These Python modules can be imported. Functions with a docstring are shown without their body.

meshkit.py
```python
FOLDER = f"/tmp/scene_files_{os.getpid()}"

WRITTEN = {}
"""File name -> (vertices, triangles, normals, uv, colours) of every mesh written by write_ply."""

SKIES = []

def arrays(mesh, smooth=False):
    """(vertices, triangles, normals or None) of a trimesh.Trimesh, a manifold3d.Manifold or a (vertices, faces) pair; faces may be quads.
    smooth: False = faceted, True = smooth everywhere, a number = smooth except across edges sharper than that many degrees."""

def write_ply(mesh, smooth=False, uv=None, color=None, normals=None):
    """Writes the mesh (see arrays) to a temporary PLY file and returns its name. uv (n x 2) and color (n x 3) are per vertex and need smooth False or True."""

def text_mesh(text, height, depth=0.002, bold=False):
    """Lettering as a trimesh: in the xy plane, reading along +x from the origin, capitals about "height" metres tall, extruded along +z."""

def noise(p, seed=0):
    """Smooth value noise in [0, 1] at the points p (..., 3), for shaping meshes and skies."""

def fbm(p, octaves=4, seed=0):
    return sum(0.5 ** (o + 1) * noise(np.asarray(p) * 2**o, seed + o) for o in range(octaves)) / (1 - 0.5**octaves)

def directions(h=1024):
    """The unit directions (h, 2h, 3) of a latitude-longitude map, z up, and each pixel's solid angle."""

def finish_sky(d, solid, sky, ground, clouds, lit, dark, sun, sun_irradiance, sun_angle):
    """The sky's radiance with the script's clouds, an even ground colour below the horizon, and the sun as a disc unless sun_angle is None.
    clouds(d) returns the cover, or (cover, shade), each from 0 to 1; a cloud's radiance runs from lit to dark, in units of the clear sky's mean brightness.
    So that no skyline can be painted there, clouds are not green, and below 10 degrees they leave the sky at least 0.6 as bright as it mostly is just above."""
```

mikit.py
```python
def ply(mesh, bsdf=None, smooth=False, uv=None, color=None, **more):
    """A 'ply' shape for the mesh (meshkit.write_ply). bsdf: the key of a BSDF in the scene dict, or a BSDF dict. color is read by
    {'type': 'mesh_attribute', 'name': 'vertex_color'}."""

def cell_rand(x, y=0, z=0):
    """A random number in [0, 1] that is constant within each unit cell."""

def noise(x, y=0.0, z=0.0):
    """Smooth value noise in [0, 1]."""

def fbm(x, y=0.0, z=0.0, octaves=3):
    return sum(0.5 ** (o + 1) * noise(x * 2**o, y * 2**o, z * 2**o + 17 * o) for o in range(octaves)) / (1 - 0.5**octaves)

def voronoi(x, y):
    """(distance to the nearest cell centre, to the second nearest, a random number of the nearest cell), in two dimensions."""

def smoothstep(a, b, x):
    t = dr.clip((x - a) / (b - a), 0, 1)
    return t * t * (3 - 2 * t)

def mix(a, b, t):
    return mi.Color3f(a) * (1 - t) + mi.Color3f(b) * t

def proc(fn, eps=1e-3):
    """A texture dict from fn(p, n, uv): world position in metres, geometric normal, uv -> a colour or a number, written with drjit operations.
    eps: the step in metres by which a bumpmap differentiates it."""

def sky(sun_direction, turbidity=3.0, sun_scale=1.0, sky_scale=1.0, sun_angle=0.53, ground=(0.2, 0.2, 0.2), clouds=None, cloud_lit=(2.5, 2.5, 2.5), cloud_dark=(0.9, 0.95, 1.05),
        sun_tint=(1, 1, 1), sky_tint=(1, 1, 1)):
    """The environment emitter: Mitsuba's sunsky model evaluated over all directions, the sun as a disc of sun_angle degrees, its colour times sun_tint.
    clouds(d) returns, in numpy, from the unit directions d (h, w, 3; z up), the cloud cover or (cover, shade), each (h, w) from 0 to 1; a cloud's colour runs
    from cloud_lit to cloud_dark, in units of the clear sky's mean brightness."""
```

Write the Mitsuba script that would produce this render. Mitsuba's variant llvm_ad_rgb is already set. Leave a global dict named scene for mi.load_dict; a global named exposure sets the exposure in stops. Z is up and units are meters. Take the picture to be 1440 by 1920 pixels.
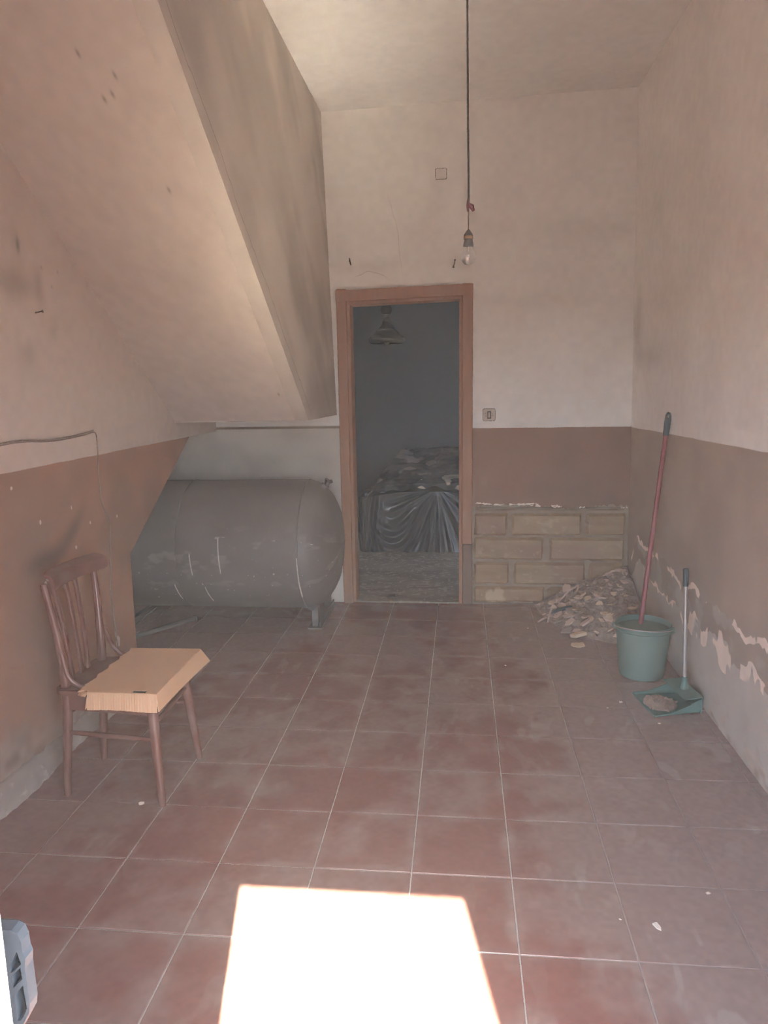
import math, random
import numpy as np, trimesh, mitsuba as mi, drjit as dr
from shapely.geometry import Polygon, box as _sbox
from shapely.ops import unary_union
import manifold3d as m3
import mikit, meshkit
from mikit import noise, fbm, voronoi, smoothstep, mix, proc, cell_rand

rng = random.Random(7)
npr = np.random.default_rng(7)
T = mi.ScalarTransform4f
scene, labels = {'type': 'scene'}, {}

# ------------------------------------------------------------------ camera, sky, sun, exposure
EYE = np.array([0.4899, -4.5581, 1.6085])
FWD = np.array([-0.1024, 0.98, -0.1708]); UP = np.array([-0.0014, 0.1715, 0.9852])
HAZE = 0.0085      # extinction of the added haze standing in for lens glare, per metre
scene['camera'] = {'type': 'perspective', 'fov': 2 * math.degrees(math.atan(720 / 1388.51)), 'fov_axis': 'x',
                   'near_clip': 0.02, 'far_clip': 200.0,
                   'to_world': T().look_at(origin=EYE.tolist(), target=(EYE + FWD).tolist(), up=UP.tolist())}
scene['added_haze'] = {'type': 'homogeneous', 'sigma_t': HAZE, 'albedo': {'type': 'rgb', 'value': [0.93, 0.90, 0.88]}, 'phase': {'type': 'hg', 'g': 0.2}}
scene['camera']['medium'] = {'type': 'ref', 'id': 'added_haze'}
SUN = (0.193, -1.0, 1.2)
scene['sky'] = mikit.sky(SUN, turbidity=3.5, sun_scale=1.0, sky_scale=1.6, sun_tint=(.92, 1.0, 1.03), sky_tint=(1.05, 1.0, .92), ground=(0.13, 0.12, 0.11))
exposure = 5.9

# ------------------------------------------------------------------ helpers
def put(key, mesh, mat, smooth=False, **more):
    base, n = key, 0
    while key in scene or any(k.startswith(key + '__') for k in scene) and False:
        n += 1; key = f'{base}_{n:03d}'
    scene[key] = mikit.ply(mesh, mat, smooth, **more)
    return key

names = {}
def new(base):
    n = names.get(base, -1) + 1; names[base] = n
    return base if n == 0 else f'{base}_{n:03d}'

def tag(key, label=None, cat=None, group=None, kind=None):
    d = {}
    if label: d['label'] = label
    if cat: d['category'] = cat
    if group: d['group'] = group
    if kind: d['kind'] = kind
    labels[key] = d

def sbox(x0, x1, y0, y1): return _sbox(x0, y0, x1, y1)

def cat(ms): return trimesh.util.concatenate(list(ms))

def bx(x0, x1, y0, y1, z0, z1):
    m = trimesh.creation.box((x1 - x0, y1 - y0, z1 - z0)); m.apply_translation(((x0 + x1) / 2, (y0 + y1) / 2, (z0 + z1) / 2)); return m

def rbox(x0, x1, y0, y1, z0, z1, r=0.003):
    """A box with chamfered edges."""
    pts = []
    for sx in (0, 1):
        for sy in (0, 1):
            for sz in (0, 1):
                X, Y, Z = (x0, x1)[sx], (y0, y1)[sy], (z0, z1)[sz]
                dx, dy, dz = (r, -r)[sx], (r, -r)[sy], (r, -r)[sz]
                pts += [(X, Y + dy, Z + dz), (X + dx, Y, Z + dz), (X + dx, Y + dy, Z)]
    return trimesh.convex.convex_hull(np.array(pts))

def tube(path, rad, n=12, caps=True):
    P = np.asarray(path, float); k = len(P)
    rad = np.broadcast_to(np.asarray(rad, float), (k,))
    t = np.gradient(P, axis=0); t /= np.linalg.norm(t, axis=1, keepdims=True)
    a = np.array([0, 0, 1.0]) if abs(t[0][2]) < .9 else np.array([1.0, 0, 0])
    u = np.cross(t[0], a); u /= np.linalg.norm(u)
    V = []; th = np.arange(n) * 2 * np.pi / n
    for i in range(k):
        u = u - t[i] * (u @ t[i]); u /= np.linalg.norm(u); w = np.cross(t[i], u)
        V.append(P[i] + rad[i] * (np.cos(th)[:, None] * u + np.sin(th)[:, None] * w))
    return loft(V, caps)

def loft(V, caps=True):
    """Closed loops of equal length joined in order."""
    k, n = len(V), len(V[0]); F = []
    for i in range(k - 1):
        for j in range(n):
            a, b, c, d = i * n + j, i * n + (j + 1) % n, (i + 1) * n + (j + 1) % n, (i + 1) * n + j
            F += [(a, b, c), (a, c, d)]
    VV = np.vstack(V)
    if caps:
        c0, c1 = len(VV), len(VV) + 1
        VV = np.vstack([VV, V[0].mean(0), V[-1].mean(0)])
        for j in range(n):
            F += [(c0, (j + 1) % n, j), (c1, (k - 1) * n + j, (k - 1) * n + (j + 1) % n)]
    m = trimesh.Trimesh(VV, np.array(F), process=False)
    if m.volume < 0: m.invert()
    return m

def lathe(prof, n=48, axis='z', at=(0, 0, 0)):
    """(r, h) profile turned about an axis."""
    prof = np.asarray(prof, float); th = np.arange(n) * 2 * np.pi / n
    V = [np.stack([r * np.cos(th), r * np.sin(th), np.full(n, h)], 1) for r, h in np.maximum(prof, [[1e-5, -99]])]
    m = loft(V, True)
    if axis == 'x':
        m.vertices = m.vertices[:, [2, 0, 1]]
        if m.volume < 0: m.invert()
    m.apply_translation(at); return m

def extr(poly, h, plane='xy', at=0.0):
    """A polygon extruded by h; plane xz extrudes along +y from y=at, yz along +x from x=at, xy along +z."""
    ps = list(poly.geoms) if hasattr(poly, 'geoms') else [poly]
    ms = []
    for p in ps:
        cs = m3.CrossSection([np.asarray(p.exterior.coords)[:-1]] + [np.asarray(i.coords)[:-1] for i in p.interiors], m3.FillRule.EvenOdd)
        q = cs.extrude(h).to_mesh(); ms.append(trimesh.Trimesh(q.vert_properties[:, :3], q.tri_verts, process=False))
    m = cat(ms)
    v = m.vertices.copy()
    if plane == 'xz': m.vertices = np.stack([v[:, 0], at + h - v[:, 2], v[:, 1]], 1)
    elif plane == 'yz': m.vertices = np.stack([at + v[:, 2], v[:, 0], v[:, 1]], 1)
    else: m.vertices = v + [0, 0, at]
    if m.volume < 0: m.invert()
    return m

def hull(pts): return trimesh.convex.convex_hull(np.asarray(pts, float))
def fb(p, f, o=3):
    q = np.asarray(p, float) * f
    return meshkit.fbm(q) if o == 3 else meshkit.fbm(q)

# ------------------------------------------------------------------ materials
def mat(name, color, rough=0.6, spec=0.4, **kw):
    c = color if isinstance(color, dict) else {'type': 'rgb', 'value': list(color)}
    r = rough if isinstance(rough, dict) else float(rough)
    scene['mat_' + name] = {'type': 'twosided', 'b': {'type': 'principled', 'base_color': c, 'roughness': r, 'specular': spec, **kw}}
    return 'mat_' + name

CREAM = (0.735, 0.70, 0.665)
def blob(a, b, ca, cb, ra, rb):
    return dr.exp(-(dr.square((a - ca) / ra) + dr.square((b - cb) / rb)))

def cream(p, a, b, base=CREAM):
    s = fbm(a * 1.7, b * 1.7, 3.0)
    f = noise(a * 26, b * 26, 1.0)
    c = mix(base, (0.56, 0.49, 0.44), smoothstep(0.45, 0.80, s) * 0.22)
    return c * (0.97 + 0.06 * f)

def wl_fn(p, n, uv):
    y, z = p.y, p.z
    w = (noise(y * 9, z * 9) - 0.5)
    up = cream(p, y, z, (.56, .465, .40))  # warmer cream than the other walls: warm bounce put into the colour
    d = blob(y, z, -1.66, 2.03, .16, .07) * .55 + blob(y, z, -1.46, 2.03, .035, .10) * .35 + blob(y, z, -1.38, 1.87, .04, .05) * .2 + blob(y, z, -1.6, 1.75, .1, .06) * .25
    d += blob(y, z, -1.591, 2.187, .013, .03) * .9 + blob(y, z, -1.60, 2.19, .06, .09) * .22
    for (cy, cz) in ((-1.43, 2.12), (-1.30, 2.12), (-1.36, 2.05)): d += blob(y, z, cy, cz, .007, .007) * .5
    up = mix(up, (0.24, 0.185, 0.155), dr.clip(d * (0.5 + 0.5 * fbm(y * 9, z * 9)), 0, 1))
    s = fbm(y * 2.3, z * 2.3, 9.0)
    lo = mix((0.375, 0.20, 0.130), (0.31, 0.185, 0.130), smoothstep(.35, .7, s))
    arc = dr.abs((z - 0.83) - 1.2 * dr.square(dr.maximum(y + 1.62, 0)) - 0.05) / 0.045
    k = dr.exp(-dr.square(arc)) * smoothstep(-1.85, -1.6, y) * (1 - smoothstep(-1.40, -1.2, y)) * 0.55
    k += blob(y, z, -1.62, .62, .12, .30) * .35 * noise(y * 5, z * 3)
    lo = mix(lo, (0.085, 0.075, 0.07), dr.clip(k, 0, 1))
    wv = mi.Float(0)
    for (cy, cz, ry, rz) in ((-1.60, .80, .022, .014), (-1.625, .78, .01, .012), (-1.57, .81, .012, .008), (-1.80, 1.22, .008, .008), (-1.35, .88, .008, .008), (-1.36, 1.07, .005, .01),
                             (-1.02, .30, .022, .035), (-1.04, .35, .006, .02), (-1.18, .33, .006, .01), (-1.22, .31, .006, .01), (-1.49, .20, .022, .025), (-.92, .95, .006, .007), (-1.20, .97, .006, .008), (-1.62, 1.05, .006, .01)):
        wv += smoothstep(1.3, .6, dr.square((y - cy) / ry) + dr.square((z - cz) / rz) + (noise(y * 70, z * 70) - .5) * 1.0)
    lo = mix(lo, (0.58, 0.48, 0.41), dr.clip(wv, 0, 1))
    low = smoothstep(.36, .02, z + (fbm(y * 5, z * 5) - .5) * .38)
    lo = mix(lo, mix((0.25, .18, .14), (0.33, .26, .215), noise(y * 21, z * 21)), low * .9)
    return mix(lo, up, smoothstep(1.283, 1.287, z + w * .004))

def wr_fn(p, n, uv):
    y, z = p.y, p.z
    up = cream(p, y, z, (0.75, 0.72, 0.68))
    d = blob(y, z, .62, 1.95, .16, .25) * .35 + blob(y, z, .2, 2.6, .5, .25) * .12 + blob(y, z, .3, 1.75, .35, .08) * .22
    up = mix(up, (0.25, 0.215, 0.19), dr.clip(d * (0.45 + 1.1 * fbm(y * 5, z * 5)), 0, 1))
    s = fbm(y * 2.1, z * 2.1, 5.0)
    pa = mix((0.42, 0.335, 0.27), (0.36, 0.285, 0.235), smoothstep(.3, .7, s))
    hb = 0.555 + 0.02 * dr.sin(y * 3.1) - .16 * smoothstep(.45, .68, y)
    t = z - hb + (fbm(y * 5.5, z * 5.5, 2.0) - .5) * .13 + (noise(y * 34, z * 34) - .5) * .02
    t2 = z - hb + .165 + (fbm(y * 6.5, z * 6.5, 7.0) - .5) * .17 + (noise(y * 30, z * 30, 4) - .5) * .022
    cem = mix((0.39, .345, .30), (0.47, .42, .365), fbm(y * 4, z * 7, 1.0))
    ren = mix((0.43, .375, .325), (0.51, .45, .395), fbm(y * 6, z * 6, 11.0))
    warm = smoothstep(.17, .0, z + (fbm(y * 7, z * 5, 13.0) - .5) * .42)
    ren = mix(ren, mix((.40, .31, .25), (.52, .43, .36), noise(y * 22, z * 40)), warm * smoothstep(.35, .62, noise(y * 13, z * 17, 3)))
    mid = mix(pa * .93, cem, smoothstep(.46, .60, fbm(y * 5, z * 7, 21.0)) * .8)
    c = mix(ren, mid, smoothstep(-.004, .004, t2))
    pale = mix((0.76, 0.625, 0.53), (0.66, 0.55, 0.47), noise(y * 18, z * 18))
    near = smoothstep(.55, .0, y)
    near = smoothstep(-.55, -1.15, y)               # bare patches get bigger towards the entrance
    k2 = smoothstep(.010 + .040 * near, .006 + .036 * near, dr.abs(t2 + .006)) * smoothstep(.52, .55, fbm(y * 7, z * 4, 31.0) + .10 * near)
    c = mix(c, pale, dr.clip(k2, 0, 1))
    c = mix(c, pa, smoothstep(-.003, .003, t))
    k1 = smoothstep(.018, .013, dr.abs(t + .010)) * smoothstep(.53, .56, fbm(y * 8, z * 5, 41.0) + .04 * near)
    c = mix(c, pale, dr.clip(k1, 0, 1))
    zl = 1.285 - .0165 * (y - .74)
    return mix(c, up, smoothstep(-.002, .002, z - zl + (noise(y * 8, z * 8) - .5) * .006))

def wb_fn(p, n, uv):
    x, z = p.x, p.z
    up = cream(p, x, z)
    d = blob(x, z, 1.3, 2.6, .5, .07) * .14 + blob(x, z, .9, 2.15, .5, .05) * .10 + blob(x, z, -.15, 2.40, .2, .05) * .15 + blob(x, z, .5, 2.4, .07, .06) * .18
    up = mix(up, (0.28, 0.22, 0.18), dr.clip(d * (0.4 + 1.2 * fbm(x * 7, z * 7)), 0, 1))
    cr = dr.exp(-dr.square((x - (.02 + .25 * (2.8 - z) - .2 * dr.square(2.8 - z)) + (noise(z * 20, 2) - .5) * .015) / .002)) * smoothstep(2.3, 2.45, z) * smoothstep(2.9, 2.8, z) * .25
    cr += dr.exp(-dr.square((z - (2.372 - 3.0 * dr.square(x + .13)) + (noise(x * 20, 2) - .5) * .012) / .0025)) * smoothstep(-.26, -.2, x) * smoothstep(.02, -.06, x) * .4
    up = mix(up, (0.2, .15, .12), dr.clip(cr, 0, 1))
    s = fbm(x * 2.4, z * 2.4, 5.0)
    lo = mix((0.285, 0.165, 0.120), (0.24, 0.155, 0.120), smoothstep(.3, .65, s + (x - 1.1) * .25))
    lo = mix(lo, (.33, .215, .17), smoothstep(.55, .8, fbm(x * 9, z * 5)) * smoothstep(1.05, .75, z) * smoothstep(1.1, .7, x) * .9)
    left = smoothstep(.2, .1, x)
    stripe = smoothstep(.009, .007, dr.abs(z - 1.304)) * smoothstep(-1.475, -1.468, x)
    whitel = mix((0.56, .50, .44), (.40, .36, .32), smoothstep(.3, .8, fbm(x * 3, z * 3)) * .5)
    lo2 = mix(whitel, (.23, .165, .12), stripe)
    lowall = mix(lo, lo2, left)
    return mix(lowall, up, smoothstep(0., .003, z - mix_f(1.2865, 1.315, left) + (noise(x * 9, z * 9) - .5) * .004))

def mix_f(a, b, t): return a * (1 - t) + b * t

def ws_fn(p, n, uv):
    y, z = p.y, p.z
    c = mix((0.55, .48, .42), (.46, .40, .345), fbm(y * 1.5, z * 1.5))
    zb = 1.41 - .727 * (y + .27)
    h = z - zb                                   # height above the sloping lower edge
    u = y * .75 - z * .66; w = y * .66 + z * .75     # streaks run along the slope
    st = fbm(u * 1.2, w * 3.6, 4.0) * .6 + fbm(y * 2.5, z * 2.5, 8.0) * .4
    light = blob(y, z, -.75, 2.75, .55, .45)
    soot = smoothstep(.36, .68, st) * .40 * (1 - .6 * light) + smoothstep(-.2, .7, y) * .18 + blob(y, z, .2, 1.75, .4, .35) * .25 * fbm(y * 6, z * 6) + smoothstep(-1.3, -2.0, y) * .12
    c = mix(c, (.23, .19, .165), dr.clip(soot, 0, .8))
    ck = dr.exp(-dr.square((h - .085 + (noise(y * 3, 5) - .5) * .04 + (noise(y * 24, 1) - .5) * .014) / .0032)) * smoothstep(-.05, -.3, y) * .55
    return mix(c, (.14, .10, .08), ck)

def soffit_fn(p, n, uv):
    c = cream(p, p.x, p.y, (0.52, 0.445, 0.39))  # same cream paint; weaker, warmer light put into its base colour
    d = mi.Float(0)
    for (cx, cy) in ((-.78, -1.98), (-.68, -1.93), (-.76, -1.85), (-.72, -1.87), (-.66, -1.55), (-.52, -.45)): d += blob(p.x, p.y, cx, cy, .006, .012) * .6
    return mix(c, (.2, .15, .12), dr.clip(d, 0, 1))

def ceil_fn(p, n, uv):
    return cream(p, p.x, p.y, (0.70, 0.68, 0.65))

def tile_fn(p, n, uv):
    x, y = p.x, p.y
    id_ = cell_rand(dr.floor(x / .33), dr.floor(-y / .33363), 3)
    red = mix((0.215, 0.070, 0.060), (0.215, 0.082, 0.070), id_)
    dust = fbm(x * 2.2, y * 2.2, 1.0) * .65 + fbm(x * 9, y * 9, 5.0) * .35
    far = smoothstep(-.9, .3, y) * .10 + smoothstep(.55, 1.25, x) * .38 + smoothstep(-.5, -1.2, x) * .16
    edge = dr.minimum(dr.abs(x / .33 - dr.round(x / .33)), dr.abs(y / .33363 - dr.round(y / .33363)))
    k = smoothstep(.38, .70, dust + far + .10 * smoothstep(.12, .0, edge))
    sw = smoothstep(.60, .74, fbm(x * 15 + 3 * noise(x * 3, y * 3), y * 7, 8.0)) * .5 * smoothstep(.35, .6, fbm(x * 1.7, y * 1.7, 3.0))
    c = mix(red, mix((0.265, 0.195, 0.17), (.345, .295, .27), smoothstep(.6, 1.3, x)), dr.clip(k * .58 + .06 + sw * .45, 0, 1))  # dust tone; paler on the right, where lens glare is put into the colour
    return c * (.95 + .1 * noise(x * 60, y * 60))

def tile_rough(p, n, uv):
    return 0.28 + 0.06 * fbm(p.x * 3, p.y * 3, 1.0)

def tank_fn(p, n, uv):
    x, z = p.x, p.z
    ang = dr.atan2(p.z - .551, -(p.y - .267))
    c = mix((.135, .118, .105), (.185, .165, .15), fbm(x * 3, ang * 2.5, p.y * 2))
    dusty = smoothstep(.3, 1.2, ang)
    c = mix(c, (.20, .175, .158), dusty * .6)
    wear = smoothstep(.60, .74, fbm(x * 9, ang * 7, 2.0)) * smoothstep(.75, .1, dr.abs(ang + .1))
    c = mix(c, (.25, .225, .20), wear * .45)
    speck = smoothstep(.90, .96, noise(x * 55, ang * 40, p.y * 40)) * smoothstep(.9, .2, dr.abs(ang + .25))
    c = mix(c, (.46, .42, .38), speck * .7)
    s = mi.Float(0)
    for (x0, a0, a1, b) in ((-1.20, -.28, .05, .06), (-1.015, -.25, .28, .03), (-.515, -.7, .0, .02), (-1.32, -.8, -.45, .10), (-1.12, -.85, -.5, .12)):
        s += smoothstep(.005, .002, dr.abs(x - x0 + b * (ang - a0) * .3 - b * dr.square(ang - a1) * .4)) * smoothstep(a0 - .02, a0 + .02, ang) * smoothstep(a1 + .02, a1 - .02, ang)
    return mix(c, (.48, .43, .38), dr.clip(s, 0, 1) * .85)

def stone_fn(p, n, uv):
    x, z = p.x, p.z
    c = mix((0.31, .215, .140), (.37, .27, .18), fbm(x * 9, z * 30, 3.0))
    c = mix(c, (.31, .20, .15), smoothstep(.5, .7, noise(x * 3.1, z * 5.1, 7)) * .7)
    c = mix(c, (.44, .35, .26), smoothstep(.60, .85, fbm(x * 22, z * 40, 9.0)) * .4)
    w = smoothstep(1.4, .5, dr.square((x - .735) / .075) + dr.square((z - .055) / .055) + (noise(x * 45, z * 30) - .5) * 1.6)
    return mix(c, (.50, .40, .29), w * .8)

def mortar_fn(p, n, uv):
    return mix((.275, .205, .15), (.335, .26, .20), fbm(p.x * 14, p.z * 20, p.y * 14))

def conc_fn(p, n, uv):
    c = mix((.23, .195, .165), (.34, .295, .25), fbm(p.x * 5, p.y * 12, p.z * 5))
    return mix(c, (.42, .37, .32), smoothstep(.62, .8, noise(p.x * 40, p.y * 40, p.z * 40)) * .6)

def wood_fn(p, n, uv):
    c = mix((.175, .068, .046), (.125, .050, .038), fbm(p.x * 25, p.y * 25, p.z * 5))
    return mix(c, (.22, .155, .135), smoothstep(.5, .85, fbm(p.x * 7, p.y * 7, p.z * 6)) * .3)

def frame_fn(p, n, uv):
    c = mix((.36, .17, .095), (.29, .14, .08), fbm(p.x * 40, p.y * 40, p.z * 2.5))
    return mix(c, (.21, .15, .12), smoothstep(.35, 1.0, fbm(p.x * 6, p.y * 6, p.z * 6)) * smoothstep(1.1, .1, p.z) * .8)

def card_fn(p, n, uv):
    f = noise(p.x * 150, 1.0) * smoothstep(-2.02, -2.03, p.y)
    c = mix((.60, .37, .22), (.55, .335, .195), fbm(p.x * 5, p.y * 5, p.z * 9))
    return mix(c, (.60, .42, .28), smoothstep(.75, .9, f) * .6)

def plaster_fn(p, n, uv):
    return mix((.46, .355, .295), (.60, .475, .40), fbm(p.x * 13, p.y * 13, p.z * 13))

def blanket_fn(p, n, uv):
    k = fbm(p.x * 6, p.y * 7, p.z * 8)
    c = mix((.014, .020, .030), (.036, .042, .052), smoothstep(.4, .6, k))
    c = mix(c, (.11, .095, .10), smoothstep(.57, .63, fbm(p.x * 5, p.y * 5, p.z * 6 + 4)) * .8)
    hem = smoothstep(.78, .66, p.z) * smoothstep(.50, .55, fbm(p.x * 8, p.y * 8, p.z * 10 + 9)) * smoothstep(-.1, .1, p.x)
    return mix(c, (.36, .30, .24), hem)

def rubble_fn(p, n, uv):
    return mix((.24, .175, .145), (.40, .315, .26), fbm(p.x * 26, p.y * 22, p.z * 22))

M = {}
M['wl'] = mat('wall_left', proc(wl_fn), .75, .25)
M['wr'] = mat('wall_right', proc(wr_fn), .75, .25)
M['wb'] = mat('wall_back', proc(wb_fn), .75, .25)
M['ws'] = mat('wall_stair', proc(ws_fn), .75, .25)
M['soffit'] = mat('soffit', proc(soffit_fn), .8, .2)
M['ceil'] = mat('ceiling', proc(ceil_fn), .8, .2)
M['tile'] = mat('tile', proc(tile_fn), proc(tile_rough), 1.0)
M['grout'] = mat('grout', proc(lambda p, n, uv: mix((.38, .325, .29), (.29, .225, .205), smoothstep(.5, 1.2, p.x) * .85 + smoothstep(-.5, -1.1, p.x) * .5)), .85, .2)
M['tank'] = mat('tank', proc(tank_fn), .48, .45)
M['iron'] = mat('iron', (.14, .125, .115), .6, .4)
M['stone'] = mat('stone', proc(stone_fn), .9, .15)
M['stone1'] = mat('stone_reddish', proc(lambda p, n, uv: stone_fn(p, n, uv) * mi.Color3f(1.0, .93, .90)), .9, .15)
M['stone2'] = mat('stone_pale', proc(lambda p, n, uv: stone_fn(p, n, uv) * mi.Color3f(1.08, 1.09, 1.10)), .9, .15)
M['mortar'] = mat('mortar', proc(mortar_fn), .9, .15)
M['conc'] = mat('concrete', proc(conc_fn), .85, .2)
M['plinth'] = mat('plinth', proc(lambda p, n, uv: mix(mix((.29, .225, .185), (.37, .30, .25), fbm(p.y * 9, p.z * 20, p.x * 12)), (.46, .385, .33), smoothstep(.6, .85, fbm(p.y * 26, p.z * 40, p.x * 30)) * .6)), .9, .15)
M['wood'] = mat('chair_wood', proc(wood_fn), .33, .5, clearcoat=.35, clearcoat_gloss=.8)
M['frame'] = mat('frame_wood', proc(frame_fn), .55, .35)
M['framelow'] = mat('frame_wood_dark', (.20, .125, .095), .6, .3)
M['card'] = mat('card', proc(card_fn), .8, .2)
M['slot'] = mat('hole_shade', (.03, .025, .02), .9, .1)  # near-black stand-in for the shade inside slots
M['plaster'] = mat('plaster', proc(plaster_fn), .9, .15)
M['white_plaster'] = mat('plaster_pale', (.70, .60, .52), .9, .15)
M['rubble'] = mat('rubble', proc(rubble_fn), .95, .1)
M['chip_grey'] = mat('chip_grey', (.40, .33, .285), .9, .15)
M['chip_pink'] = mat('chip_pink', (.56, .42, .355), .9, .15)
M['chip_sand'] = mat('chip_sand', (.58, .45, .33), .9, .15)
M['bucket'] = mat('bucket', (.155, .215, .18), .45, .4)
M['dustpan'] = mat('dustpan', (.10, .19, .165), .45, .4)
M['mop'] = mat('mop_handle', (.27, .075, .082), .4, .4)
M['grip'] = mat('grip', (.07, .10, .105), .5, .4)
M['pole'] = mat('pole', (.40, .36, .335), .4, .5, metallic=.5)
M['mophead'] = mat('mop_head', (.33, .30, .27), .95, .1)
M['cord'] = mat('cord', (.035, .028, .025), .6, .3)
M['tape'] = mat('tape', (.13, .035, .045), .5, .4)
M['brass'] = mat('brass', (.30, .19, .11), .45, .5, metallic=.6)
M['bakelite'] = mat('bakelite', (.075, .065, .06), .4, .5)
M['wire'] = mat('wire', (.25, .16, .11), .6, .3)
M['cable'] = mat('cable', (.26, .19, .155), .6, .3)
M['nail'] = mat('nail', (.09, .05, .035), .6, .4, metallic=.4)
M['plastic_cover'] = mat('plastic_cover', (.68, .635, .59), .5, .4)
M['switch'] = mat('switch', (.52, .44, .375), .5, .4)
M['switch_dark'] = mat('switch_dark', (.12, .08, .06), .6, .3)
M['lamp'] = mat('lamp_dark', (.035, .034, .033), .3, .5)
M['lamp2'] = mat('lamp_grey', (.10, .10, .10), .35, .5)
M['blanket'] = mat('blanket', proc(blanket_fn), .9, .15)
M['sheet'] = mat('sheet', (.012, .019, .028), .28, .6)
M['sofa'] = mat('sofa', (.16, .06, .05), .8, .2)
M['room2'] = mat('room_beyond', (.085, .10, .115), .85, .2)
M['pvc'] = mat('pvc', (.80, .79, .77), .35, .5)
M['strike'] = mat('strike', (.075, .08, .085), .45, .4)
M['ground'] = mat('ground', (.13, .12, .11), .9, .1)
M['brick_out'] = mat('outer_wall', (.55, .50, .44), .9, .1)
M['rag'] = mat('rag', (.06, .05, .05), .9, .1)
scene['mat_glass'] = {'type': 'dielectric', 'int_ior': 1.5}

def struct(key, mesh, m, smooth=False, label=None):
    put(key, mesh, m, smooth); tag(key, label, kind='structure'); return key

# ------------------------------------------------------------------ large structure
YB, XL = 0.74, -1.29
def ceil_z(x): return 3.424 + .0227 * x

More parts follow.
